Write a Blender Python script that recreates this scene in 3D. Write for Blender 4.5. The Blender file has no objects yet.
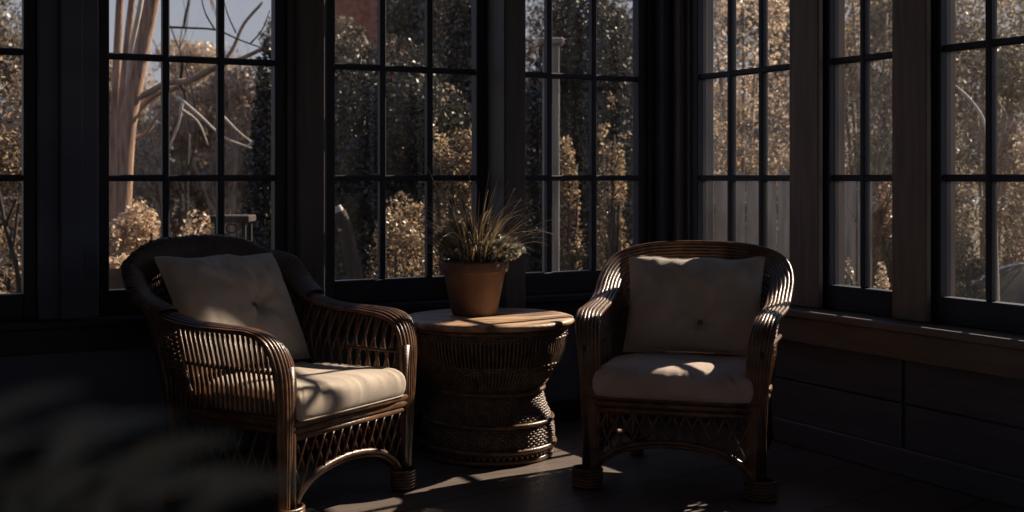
import bpy, math, random
import numpy as np
from mathutils import Vector, Matrix, noise
random.seed(7)
S = bpy.context.scene
COL = S.collection
# ------------------------------------------------------------------ camera frame -> world
F = 1260.0; HOR = 178.0; H = 1.08; K = 1.14
CA, SA = 0.8803, 0.4744
ANG = math.atan2(SA, CA)
CX, CZ = K*.639, K*5.16
def W(X, Z):
    dx, dz = X-CX, Z-CZ
    return (dx*CA+dz*SA, -dx*SA+dz*CA)
def wp(px, py, d):
    """point seen at pixel (px, py) at depth d"""
    x, y = W((px-512)/F*d, d)
    return Vector((x, y, H-(py-HOR)*d/F))
def rayhit(px, y0=None, x0=None):
    c = W(0, 0); e = W((px-512)/F, 1.0)
    dx, dy = e[0]-c[0], e[1]-c[1]
    if y0 is not None:
        return c[0]+dx*(y0-c[1])/dy
    return c[1]+dy*(x0-c[0])/dx
# ------------------------------------------------------------------ mesh builder
class MB:
    def __init__(self): self.v = []; self.f = []
    def tube(self, pts, r, n=6, closed=False, caps=True):
        pts = [Vector(p) for p in pts]; m = len(pts)
        rr = r if isinstance(r, (list, tuple)) else [r]*m
        T = []
        for i in range(m):
            if closed: t = pts[(i+1) % m]-pts[i-1]
            else: t = pts[min(i+1, m-1)]-pts[max(i-1, 0)]
            T.append(t.normalized() if t.length > 1e-9 else Vector((0, 0, 1)))
        a = Vector((0, 0, 1)) if abs(T[0].z) < .9 else Vector((1, 0, 0))
        N = T[0].cross(a).normalized(); base = len(self.v)
        for i in range(m):
            if i:
                N = N-T[i]*N.dot(T[i])
                N = N.normalized() if N.length > 1e-6 else T[i].orthogonal().normalized()
            B = T[i].cross(N)
            for k in range(n):
                q = 2*math.pi*k/n
                self.v.append(pts[i]+(N*math.cos(q)+B*math.sin(q))*rr[i])
        for i in range(m if closed else m-1):
            a0 = base+i*n; b0 = base+((i+1) % m)*n
            for k in range(n):
                self.f.append((a0+k, a0+(k+1) % n, b0+(k+1) % n, b0+k))
        if caps and not closed:
            self.f.append(tuple(base+k for k in range(n))[::-1])
            self.f.append(tuple(base+(m-1)*n+k for k in range(n)))
        return self
    def box(self, a, b, bev=0.0):
        x0, x1 = sorted((a[0], b[0])); y0, y1 = sorted((a[1], b[1])); z0, z1 = sorted((a[2], b[2]))
        e = min(bev, (x1-x0)*.45, (y1-y0)*.45, (z1-z0)*.45)
        s = len(self.v)
        if e <= 0:
            for z in (z0, z1):
                for x, y in ((x0, y0), (x1, y0), (x1, y1), (x0, y1)): self.v.append(Vector((x, y, z)))
            for q in ((3, 2, 1, 0), (4, 5, 6, 7), (0, 1, 5, 4), (1, 2, 6, 5), (2, 3, 7, 6), (3, 0, 4, 7)):
                self.f.append(tuple(s+i for i in q))
            return self
        # bevelled box: 24 vertices, faces, edges, corners
        idx = {}
        for sx in (0, 1):
            for sy in (0, 1):
                for sz in (0, 1):
                    X, Y, Z = (x0, x1)[sx], (y0, y1)[sy], (z0, z1)[sz]
                    ix, iy, iz = X+(e, -e)[sx], Y+(e, -e)[sy], Z+(e, -e)[sz]
                    for ax, p in ((0, (X, iy, iz)), (1, (ix, Y, iz)), (2, (ix, iy, Z))):
                        idx[(sx, sy, sz, ax)] = len(self.v); self.v.append(Vector(p))
        def face(l, nrm):
            P = [self.v[i] for i in l]
            if (P[1]-P[0]).cross(P[2]-P[0]).dot(nrm) < 0: l = l[::-1]
            self.f.append(tuple(l))
        for ax in range(3):
            o = [i for i in range(3) if i != ax]
            for s0 in (0, 1):
                l = []
                for u, w in ((0, 0), (1, 0), (1, 1), (0, 1)):
                    k = [0, 0, 0]; k[ax] = s0; k[o[0]] = u; k[o[1]] = w
                    l.append(idx[tuple(k)+(ax,)])
                n = [0, 0, 0]; n[ax] = (-1, 1)[s0]; face(l, Vector(n))
            for u in (0, 1):
                for w in (0, 1):
                    l = []
                    for t in (0, 1):
                        k = [0, 0, 0]; k[ax] = t; k[o[0]] = u; k[o[1]] = w
                        pr = (o[0], o[1]) if t == 0 else (o[1], o[0])
                        for q in pr: l.append(idx[tuple(k)+(q,)])
                    n = [0, 0, 0]; n[o[0]] = (-1, 1)[u]; n[o[1]] = (-1, 1)[w]; face(l, Vector(n))
        for sx in (0, 1):
            for sy in (0, 1):
                for sz in (0, 1):
                    face([idx[(sx, sy, sz, a)] for a in range(3)], Vector((sx*2-1, sy*2-1, sz*2-1)))
        return self
    def lathe(self, prof, n=48, c=(0, 0, 0), fn=None):
        """prof: list of (r, z); fn(theta, r, z) -> (r, z)"""
        s = len(self.v); m = len(prof)
        for i, (r, z) in enumerate(prof):
            for k in range(n):
                q = 2*math.pi*k/n; r2, z2 = (r, z) if fn is None else fn(q, r, z)
                self.v.append(Vector((c[0]+r2*math.cos(q), c[1]+r2*math.sin(q), c[2]+z2)))
        for i in range(m-1):
            for k in range(n):
                a = s+i*n; b = a+n
                self.f.append((a+k, a+(k+1) % n, b+(k+1) % n, b+k))
        self.f.append(tuple(s+k for k in range(n))[::-1]); self.f.append(tuple(s+(m-1)*n+k for k in range(n)))
        return self
    def grid(self, P):
        s = len(self.v); r = len(P); c = len(P[0])
        for row in P: self.v.extend(Vector(p) for p in row)
        for i in range(r-1):
            for j in range(c-1):
                a = s+i*c+j; self.f.append((a, a+1, a+c+1, a+c))
        return self
    def ball(self, c, r, n=10, m=7):
        pr = [(max(1e-4, math.sin(math.pi*i/m))*r[0], -math.cos(math.pi*i/m)*r[2]) for i in range(m+1)]
        return self.lathe(pr, n, c)
    def build(self, name, mat, parent=None, smooth=False, M=None):
        me = bpy.data.meshes.new(name)
        vs = [tuple(v) for v in self.v] if M is None else [tuple(M @ v) for v in self.v]
        me.from_pydata(vs, [], self.f)
        if smooth: me.polygons.foreach_set('use_smooth', [True]*len(me.polygons))
        me.materials.append(mat); me.update()
        o = bpy.data.objects.new(name, me); COL.objects.link(o)
        if parent is not None: o.parent = parent
        return o
def tag(o, label, cat, group=None, kind=None):
    o['label'] = label; o['category'] = cat
    if group: o['group'] = group
    if kind: o['kind'] = kind
    return o
def thing(name, label, cat, loc=(0, 0, 0), rz=0.0, group=None):
    o = bpy.data.objects.new(name, None); COL.objects.link(o); o.empty_display_size = .1
    o.location = loc; o.rotation_euler = (0, 0, rz)
    return tag(o, label, cat, group)
def struct(o): o['kind'] = 'structure'; return o
def copy_thing(o, parent=None):
    c = o.copy(); COL.objects.link(c); c.parent = parent
    for ch in list(o.children): copy_thing(ch, c)
    return c
def catmull(P, sub=6):
    P = [Vector(p) for p in P]; out = []
    for i in range(len(P)-1):
        p0 = P[i-1] if i else P[0]*2-P[1]; p1 = P[i]; p2 = P[i+1]
        p3 = P[i+2] if i+2 < len(P) else P[-1]*2-P[-2]
        for k in range(sub):
            t = k/sub
            out.append(.5*((2*p1)+(p2-p0)*t+(2*p0-5*p1+4*p2-p3)*t*t+(3*p1-p0-3*p2+p3)*t*t*t))
    out.append(P[-1]); return out
# ------------------------------------------------------------------ materials
def newmat(name):
    m = bpy.data.materials.new(name); m.use_nodes = True
    nt = m.node_tree; b = nt.nodes['Principled BSDF']
    return m, nt, b
def N(nt, t, **kw):
    n = nt.nodes.new(t)
    for k, v in kw.items(): setattr(n, k, v)
    return n
def surf(name, c1, c2, scale=(1, 1, 1), nscale=8, rough=.5, bump=.0, bscale=40, detail=6, lo=.35, hi=.65, spec=.5, coords='Object', sheen=0):
    m, nt, b = newmat(name)
    tc = N(nt, 'ShaderNodeTexCoord'); mp = N(nt, 'ShaderNodeMapping'); mp.inputs['Scale'].default_value = scale
    nz = N(nt, 'ShaderNodeTexNoise'); nz.inputs['Scale'].default_value = nscale; nz.inputs['Detail'].default_value = detail
    cr = N(nt, 'ShaderNodeValToRGB')
    cr.color_ramp.elements[0].position = lo; cr.color_ramp.elements[0].color = (*c1, 1)
    cr.color_ramp.elements[1].position = hi; cr.color_ramp.elements[1].color = (*c2, 1)
    L = nt.links.new
    L(tc.outputs[coords], mp.inputs[0]); L(mp.outputs[0], nz.inputs['Vector']); L(nz.outputs['Fac'], cr.inputs[0])
    L(cr.outputs[0], b.inputs['Base Color'])
    b.inputs['Roughness'].default_value = rough; b.inputs['Specular IOR Level'].default_value = spec
    if sheen: b.inputs['Sheen Weight'].default_value = sheen
    if bump:
        n2 = N(nt, 'ShaderNodeTexNoise'); n2.inputs['Scale'].default_value = bscale; n2.inputs['Detail'].default_value = 4
        bp = N(nt, 'ShaderNodeBump'); bp.inputs['Strength'].default_value = bump; bp.inputs['Distance'].default_value = .01
        L(mp.outputs[0], n2.inputs['Vector']); L(n2.outputs['Fac'], bp.inputs['Height']); L(bp.outputs[0], b.inputs['Normal'])
    return m
def leafmat(name, cols, trans=.45, rough=.6):
    m, nt, b = newmat(name); nt.nodes.remove(b); L = nt.links.new
    out = nt.nodes['Material Output']; g = N(nt, 'ShaderNodeNewGeometry'); cr = N(nt, 'ShaderNodeValToRGB')
    el = cr.color_ramp.elements; el[0].color = (*cols[0], 1); el[1].color = (*cols[-1], 1)
    for i, c in enumerate(cols[1:-1]):
        e = el.new((i+1)/(len(cols)-1)); e.color = (*c, 1)
    L(g.outputs['Random Per Island'], cr.inputs[0])
    d = N(nt, 'ShaderNodeBsdfDiffuse'); t = N(nt, 'ShaderNodeBsdfTranslucent'); gl = N(nt, 'ShaderNodeBsdfGlossy'); gl.inputs['Roughness'].default_value = rough*.7
    m1 = N(nt, 'ShaderNodeMixShader'); m1.inputs[0].default_value = trans; m2 = N(nt, 'ShaderNodeMixShader'); m2.inputs[0].default_value = .06
    L(cr.outputs[0], d.inputs[0]); L(cr.outputs[0], t.inputs[0]); L(d.outputs[0], m1.inputs[1]); L(t.outputs[0], m1.inputs[2])
    L(m1.outputs[0], m2.inputs[1]); L(gl.outputs[0], m2.inputs[2]); L(m2.outputs[0], out.inputs[0])
    return m
def glassmat(name, dust, tint=(.93, .95, .96)):
    m, nt, b = newmat(name); nt.nodes.remove(b); L = nt.links.new; out = nt.nodes['Material Output']
    tr = N(nt, 'ShaderNodeBsdfTransparent'); tr.inputs[0].default_value = (*tint, 1)
    gl = N(nt, 'ShaderNodeBsdfGlossy'); gl.inputs['Roughness'].default_value = .02
    fr = N(nt, 'ShaderNodeFresnel'); fr.inputs[0].default_value = 1.3
    ge = N(nt, 'ShaderNodeNewGeometry'); fb = N(nt, 'ShaderNodeMath', operation='SUBTRACT'); fb.inputs[0].default_value = 1; L(ge.outputs['Backfacing'], fb.inputs[1])
    fm = N(nt, 'ShaderNodeMath', operation='MULTIPLY'); L(fr.outputs[0], fm.inputs[0]); L(fb.outputs[0], fm.inputs[1])
    mx = N(nt, 'ShaderNodeMixShader'); L(fm.outputs[0], mx.inputs[0]); L(tr.outputs[0], mx.inputs[1]); L(gl.outputs[0], mx.inputs[2])
    # dust film on the pane: streaky thin scatter
    tc = N(nt, 'ShaderNodeTexCoord'); mp = N(nt, 'ShaderNodeMapping'); mp.inputs['Scale'].default_value = (6, 6, 1.2)
    nz = N(nt, 'ShaderNodeTexNoise'); nz.inputs['Scale'].default_value = 2.5; nz.inputs['Detail'].default_value = 7
    mr = N(nt, 'ShaderNodeMapRange'); mr.inputs['From Min'].default_value = .35; mr.inputs['From Max'].default_value = .75
    mr.inputs['To Min'].default_value = dust*.5; mr.inputs['To Max'].default_value = dust*1.8
    ts = N(nt, 'ShaderNodeBsdfTranslucent'); ts.inputs[0].default_value = (.8, .74, .66, 1)
    m2 = N(nt, 'ShaderNodeMixShader')
    L(tc.outputs['Object'], mp.inputs[0]); L(mp.outputs[0], nz.inputs['Vector']); L(nz.outputs['Fac'], mr.inputs['Value'])
    L(mr.outputs[0], m2.inputs[0]); L(mx.outputs[0], m2.inputs[1]); L(ts.outputs[0], m2.inputs[2]); L(m2.outputs[0], out.inputs[0])
    return m
MT = {}
MT['wall'] = surf('bluish_lifted_wall_wood', (.070, .082, .125), (.100, .114, .160), (1, 1, 1), 5, .6, .1, 30)  # bluish lift of hazy blacks put into the wall, frame, post and panel colours
MT['frame'] = surf('dark_sash_paint', (.016, .019, .031), (.026, .030, .046), (1, 1, .3), 6, .5, .06, 30, spec=.3)
MT['post'] = surf('brown_stained_post', (.050, .045, .052), (.076, .066, .072), (9, 9, .7), 4, .55, .12, 12)
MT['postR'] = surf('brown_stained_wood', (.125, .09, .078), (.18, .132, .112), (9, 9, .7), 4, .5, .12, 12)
MT['panel'] = surf('dark_panel_board', (.075, .073, .090), (.105, .100, .116), (1, .6, 9), 4, .55, .12, 12)
MT['sill'] = surf('brown_sill_board', (.10, .076, .063), (.15, .113, .092), (.7, .7, 8), 4, .42, .1, 14)
MT['ceil'] = surf('dark_ceiling_board', (.02, .018, .017), (.035, .03, .027), (8, .6, 1), 4, .7)
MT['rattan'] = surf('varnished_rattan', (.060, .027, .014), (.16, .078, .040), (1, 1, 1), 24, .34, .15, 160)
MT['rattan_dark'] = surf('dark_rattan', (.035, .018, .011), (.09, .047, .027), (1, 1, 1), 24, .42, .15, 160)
MT['wicker'] = surf('brown_wicker', (.065, .038, .027), (.16, .092, .060), (1, 1, 1), 30, .5, .2, 160)
MT['fabric'] = surf('oatmeal_cotton', (.42, .335, .265), (.50, .41, .33), (1, 1, 1), 9, .9, .25, 420, sheen=.1)
MT['fabric_pillow'] = surf('taupe_linen', (.36, .30, .25), (.45, .38, .32), (1, 1, 1), 9, .92, .25, 420, sheen=.15)
MT['fabric_rose'] = surf('rosy_beige_cotton', (.40, .30, .255), (.49, .375, .32), (1, 1, 1), 9, .9, .25, 420, sheen=.1)
MT['button'] = surf('brown_button', (.10, .07, .05), (.16, .11, .08), rough=.4)
MT['terracotta'] = surf('terracotta', (.115, .062, .042), (.19, .104, .07), (1, 1, 1), 9, .75, .2, 60)
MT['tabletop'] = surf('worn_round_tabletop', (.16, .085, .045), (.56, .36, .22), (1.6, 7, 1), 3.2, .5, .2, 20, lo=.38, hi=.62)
MT['soil'] = surf('soil', (.02, .014, .01), (.05, .035, .025), nscale=40, rough=.95, bump=.6, bscale=60)
MT['floor'] = None
MT['bark_warm'] = surf('reddish_bark', (.19, .10, .06), (.44, .27, .18), (6, 6, .8), 6, .85, .5, 30)
MT['bark_dark'] = surf('dark_bark', (.025, .018, .014), (.07, .05, .038), (6, 6, .8), 6, .9, .5, 30)
MT['bark_tan'] = surf('tan_twig', (.17, .12, .085), (.32, .24, .18), (3, 3, 1), 6, .85)
MT['bark_pale'] = surf('pale_branch', (.45, .38, .31), (.62, .55, .47), (3, 3, 1), 6, .8)
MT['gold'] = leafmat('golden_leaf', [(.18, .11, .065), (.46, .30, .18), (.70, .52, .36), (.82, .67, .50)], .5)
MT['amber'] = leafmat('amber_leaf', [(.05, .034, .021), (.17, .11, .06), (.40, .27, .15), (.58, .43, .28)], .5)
MT['ever'] = leafmat('evergreen_leaf', [(.012, .011, .008), (.028, .026, .018), (.055, .048, .033), (.10, .085, .06)], .25)
MT['ever_pale'] = leafmat('pale_evergreen_leaf', [(.04, .034, .023), (.09, .075, .052), (.18, .15, .105), (.34, .28, .20)], .35)  # paler evergreen copy: sunlit crowns are put into this leaf colour
MT['tan'] = leafmat('tan_leaf', [(.22, .16, .115), (.38, .28, .20), (.55, .42, .31), (.66, .53, .41)], .5)  # lightened so that the distance haze lies in the leaf colour
MT['olive'] = leafmat('olive_grey_leaf', [(.07, .056, .040), (.15, .12, .086), (.25, .205, .15), (.42, .35, .27)], .45)
MT['rust'] = leafmat('rust_leaf', [(.12, .06, .035), (.24, .13, .075), (.38, .22, .14)], .45)
MT['grass_leaf'] = leafmat('dry_grass_blade', [(.30, .25, .18), (.52, .44, .33), (.74, .64, .50)], .45, .4)
MT['herb'] = leafmat('small_herb_leaf', [(.09, .09, .065), (.22, .21, .16), (.52, .48, .40)], .4, .4)
MT['house_leaf'] = leafmat('broad_house_leaf', [(.22, .24, .21), (.28, .30, .265), (.36, .37, .33)], .5, .4)
MT['metal_dark'] = surf('dark_iron', (.015, .014, .013), (.035, .03, .027), rough=.6)
MT['fence'] = surf('weathered_fence_wood', (.20, .17, .14), (.38, .33, .275), (5, 5, .6), 5, .85, .3, 25)
MT['brick'] = surf('red_brick', (.22, .08, .05), (.36, .15, .10), nscale=14, rough=.85)
MT['slate'] = surf('roof_slate', (.14, .07, .05), (.25, .13, .095), nscale=14, rough=.8)
MT['carpaint'] = surf('grey_car_paint', (.025, .025, .026), (.035, .035, .036), rough=.5, spec=.15)
MT['trim_metal'] = surf('bright_trim_metal', (.6, .58, .55), (.7, .68, .64), rough=.3)
MT['dark_glass'] = surf('dark_car_glass', (.01, .012, .014), (.015, .017, .02), rough=.08)
MT['rubber'] = surf('tyre_rubber', (.012, .012, .012), (.025, .025, .025), rough=.8)
MT['stone'] = surf('grey_stone', (.16, .15, .13), (.34, .31, .27), nscale=6, rough=.9, bump=.4, bscale=12)
MT['ground'] = surf('leaf_litter_ground', (.035, .026, .016), (.13, .09, .055), nscale=3, rough=1, bump=.5, bscale=20)
MT['glass'] = glassmat('window_glass', .006)
MT['glass_dusty'] = glassmat('dusty_window_glass', .0035)
def floor_mat():
    m, nt, b = newmat('dark_board_floor'); L = nt.links.new
    tc = N(nt, 'ShaderNodeTexCoord'); br = N(nt, 'ShaderNodeTexBrick')
    mp = N(nt, 'ShaderNodeMapping'); mp.inputs['Rotation'].default_value = (0, 0, math.radians(-14))
    br.inputs['Scale'].default_value = 1; br.inputs['Brick Width'].default_value = 2.2; br.inputs['Row Height'].default_value = .30
    br.inputs['Mortar Size'].default_value = .004; br.offset = .37
    br.inputs['Color1'].default_value = (.15, .115, .100, 1); br.inputs['Color2'].default_value = (.20, .153, .132, 1); br.inputs['Mortar'].default_value = (.006, .005, .005, 1)
    nz = N(nt, 'ShaderNodeTexNoise'); nz.inputs['Scale'].default_value = 5; nz.inputs['Detail'].default_value = 8
    mp2 = N(nt, 'ShaderNodeMapping'); mp2.inputs['Scale'].default_value = (1, 9, 1); mp2.inputs['Rotation'].default_value = (0, 0, math.radians(-14))
    mx = N(nt, 'ShaderNodeMixRGB', blend_type='MULTIPLY'); mx.inputs[0].default_value = .6
    L(tc.outputs['Object'], mp.inputs[0]); L(mp.outputs[0], br.inputs['Vector']); L(tc.outputs['Object'], mp2.inputs[0]); L(mp2.outputs[0], nz.inputs['Vector'])
    L(br.outputs['Color'], mx.inputs[1]); L(nz.outputs['Fac'], mx.inputs[2]); L(mx.outputs[0], b.inputs['Base Color'])
    b.inputs['Roughness'].default_value = .48; b.inputs['Specular IOR Level'].default_value = .35
    bp = N(nt, 'ShaderNodeBump'); bp.inputs['Strength'].default_value = .15; bp.inputs['Distance'].default_value = .005
    L(nz.outputs['Fac'], bp.inputs['Height']); L(bp.outputs[0], b.inputs['Normal'])
    return m
MT['floor'] = floor_mat()
# ------------------------------------------------------------------ room shell (corner of the two window walls at the origin)
RX, RY, RZ = -5.0, -6.9, 2.75            # far ends of the room behind / beside the camera, ceiling height
TH = .14                                  # wall thickness
GY = .05                                  # glass plane depth in the left wall
GX = .04                                  # glass plane depth in the right wall
ZB, ROW, NR = .660, .458, 4               # glass bottom, pane height, rows
ZT = 1.08+3*ROW - .0
ZMUN = [1.08+ROW*i for i in range(0, 3)]
SILL = .565
struct(MB().box((RX-TH, RY-TH, -.12), (TH, TH, 0)).build('floor', MT['floor']))
struct(MB().box((RX-TH, RY-TH, RZ), (TH, TH, RZ+.12)).build('ceiling', MT['ceil']))


# windows: glass extents taken where they stand
L_WIN = []
for a, b, cols in ((-70, 22.5, 2), (108, 273, 3), (333, 474, 3), (502, 635.5, 3)):
    L_WIN.append([rayhit(a, y0=GY), rayhit(b, y0=GY), cols])
R_WIN = []
for a, b, cols in ((702.5, 797, 3), (834.5, 898, 2), (946, 1094, 3)):
    R_WIN.append([rayhit(a, x0=GX), rayhit(b, x0=GX), cols])
# unseen windows beside the frame, in rhythm; the last two added for fill light
y_end = R_WIN[-1][1]
R_WIN.append([y_end-.30, y_end-.86, 3])
R_WIN.append([y_end-1.16, y_end-1.72, 3]); R_WIN.append([y_end-2.02, y_end-2.58, 3])
ST = .045                                 # stile width
def window(name, lo, hi, cols, axis, gm):
    """axis 'x': in the left wall (plane y=GY); axis 'y': in the right wall (plane x=GX)"""
    a, b = min(lo, hi), max(lo, hi)
    def bx(m, u0, u1, w0, w1, z0, z1, bev=.004):
        if axis in ('x', 'south'): m.box((u0, w0, z0), (u1, w1, z1), bev)
        else: m.box((w0, u0, z0), (w1, u1, z1), bev)
    g = {'x': GY, 'y': GX, 'south': RY-.05, 'west': RX-.05}[axis]
    m = MB()
    bx(m, a-ST, a, g-.028, g+.028, SILL, ZT+.07); bx(m, b, b+ST, g-.028, g+.028, SILL, ZT+.07)
    bx(m, a, b, g-.028, g+.028, SILL, ZB); bx(m, a, b, g-.028, g+.028, ZT, ZT+.07)
    root = struct(m.build(name, MT['frame']))
    pw = (b-a)/cols
    for i in range(1, cols):
        m = MB(); bx(m, a+pw*i-.0135, a+pw*i+.0135, g-.018, g+.018, ZB, ZT, .005)
        m.build('muntin', MT['frame'], root)
    for z in ZMUN:
        m = MB(); bx(m, a, b, g-.016, g+.016, z-.0125, z+.0125, .005)
        m.build('glazing_bar', MT['frame'], root)
    m = MB(); bx(m, a, b, g-.002, g+.002, ZB, ZT, 0)
    m.build('pane', gm, root)
    return root, a-ST, b+ST
n = 1; spansL = []; spansR = []
for lo, hi, c in L_WIN:
    r_, a, b = window('window_%d' % n, lo, hi, c, 'x', MT['glass']); spansL.append((a, b)); n += 1
for lo, hi, c in R_WIN:
    r_, a, b = window('window_%d' % n, lo, hi, c, 'y', MT['glass_dusty']); spansR.append((a, b)); n += 1
S_FILL_WIN = [(-3.6, -2.3), (-1.9, -.7)]; W_FILL_WIN = [(-6.3, -5.0), (-4.6, -3.3)]  # unseen windows, added to let sky fill in from behind and beside the camera
for a, b in S_FILL_WIN: window('window_%d' % n, a, b, 4, 'south', MT['glass']); n += 1
for a, b in W_FILL_WIN: window('window_%d' % n, a, b, 4, 'west', MT['glass']); n += 1
def pierced(spans, lo, hi, put):
    put(lo, hi, 0, SILL); put(lo, hi, ZT+.07, RZ); e = lo
    for a, b in spans: put(e, a-ST, SILL, ZT+.07); e = b+ST
    put(e, hi, SILL, ZT+.07)
m = MB(); pierced(S_FILL_WIN, RX, TH, lambda a, b, z0, z1: m.box((a, RY-TH, z0), (b, RY, z1))); struct(m.build('wall_south', MT['wall']))
m = MB(); pierced(W_FILL_WIN, RY-TH, TH, lambda a, b, z0, z1: m.box((RX-TH, a, z0), (RX, b, z1))); struct(m.build('wall_west', MT['wall']))
# wall below the sills, wall above the windows, posts between
wl = MB().box((RX, 0, 0), (TH, TH, SILL-.03)).box((RX, 0, ZT+.07), (TH, TH, RZ)).box((RX, 0, SILL-.03), (spansL[0][0], TH, ZT+.07))
struct(wl.build('wall_left', MT['wall']))
wr = MB().box((0, RY, 0), (TH, 0, SILL-.03)).box((0, RY, ZT+.07), (TH, 0, RZ)).box((0, RY, SILL-.03), (TH, spansR[-1][0], ZT+.07))
struct(wr.build('wall_right', MT['wall']))
tn = 1
def trim(m, mat):
    global tn
    o = struct(m.build('trim_%d' % tn, mat)); tn += 1; return o
TP = .075
# left wall posts; p = how far each stands into the room
pro = {0: .02, 1: .03, 2: .15}
for i in range(3):
    a, b = spansL[i][1], spansL[i+1][0]; p = pro[i]
    if i == 2: b = rayhit(526.5, y0=-p)
    m = MB()
    if i == 0:
        m.box((a, -.02, SILL), (b, TP, ZT+.07), .006)
        m.box((a+.07, -.045, SILL), (b-.06, 0, ZT+.07), .006)
    elif i == 1:
        m.box((a, 0, SILL), (b, TP, ZT+.07), .004)
        m.box((a+.03, -p, SILL), (b-.015, 0, ZT+.07), .008)
    else:
        m.box((a, -p, 0), (b, TP, ZT+.07), .008)
    trim(m, MT['post'] if i else MT['wall'])
# corner post: stepped
cb = spansL[3][1]; ca = spansR[0][1]
m = MB().box((cb, 0, SILL), (TH, TP, ZT+.07), .004).box((cb+.05, -.03, SILL), (0, 0, ZT+.07), .006).box((-.075, -.075, 0), (0, 0, RZ), .006)
trim(m, MT['frame'])
m = MB().box((0, ca, SILL), (TH, 0, ZT+.07), .004).box((-.03, ca+.03, SILL), (0, -.076, ZT+.07), .006)
trim(m, MT['post'])
# right wall posts
for i in range(5):
    a, b = spansR[i][0], spansR[i+1][1]        # a: upper y end, b: lower y end
    m = MB().box((0, b, SILL), (TH, a, ZT+.07), .004)
    p = .03
    if i == 0: m.box((-p, rayhit(818, x0=-p), SILL), (0, rayhit(788.5, x0=-p), ZT+.07), .006)
    elif i == 1: m.box((-p, rayhit(926, x0=-p), SILL), (0, rayhit(891, x0=-p), ZT+.07), .006)
    else: m.box((-p, b+.02, SILL), (0, a+.03, ZT+.07), .006)
    trim(m, MT['postR'] if i < 2 else MT['post'])
# sill boards
trim(MB().box((RX, -.06, SILL-.03), (-.06, TH+.18, SILL), .005).box((RX, -.03, SILL-.12), (-.06, 0, SILL-.03), .004), MT['frame'])
trim(MB().box((-.130, RY, SILL-.03), (TH+.04, -.06, SILL), .005).box((-.105, RY, SILL-.13), (0, -.06, SILL-.03), .004), MT['sill'])
# wainscot boards on the right wall: horizontal boards with a vertical batten gap
yg = rayhit(903, x0=-.02)
k = 0
for (y0, y1) in ((-.08, yg+.012), (yg-.012, -3.6)):
    m = MB(); z = .10
    for hgt in (.165, .165):
        m.box((-.022, y1, z), (0, y0, z+hgt-.006), .004); z += hgt
    trim(m, MT['panel'])
m = MB()
struct(MB().box((RX, -.02, 0), (-.08, 0, .10), .006).build('baseboard_left', MT['frame']))
struct(MB().box((-.03, RY, 0), (0, -.08, .10), .006).build('baseboard_right', MT['panel']))
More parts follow.
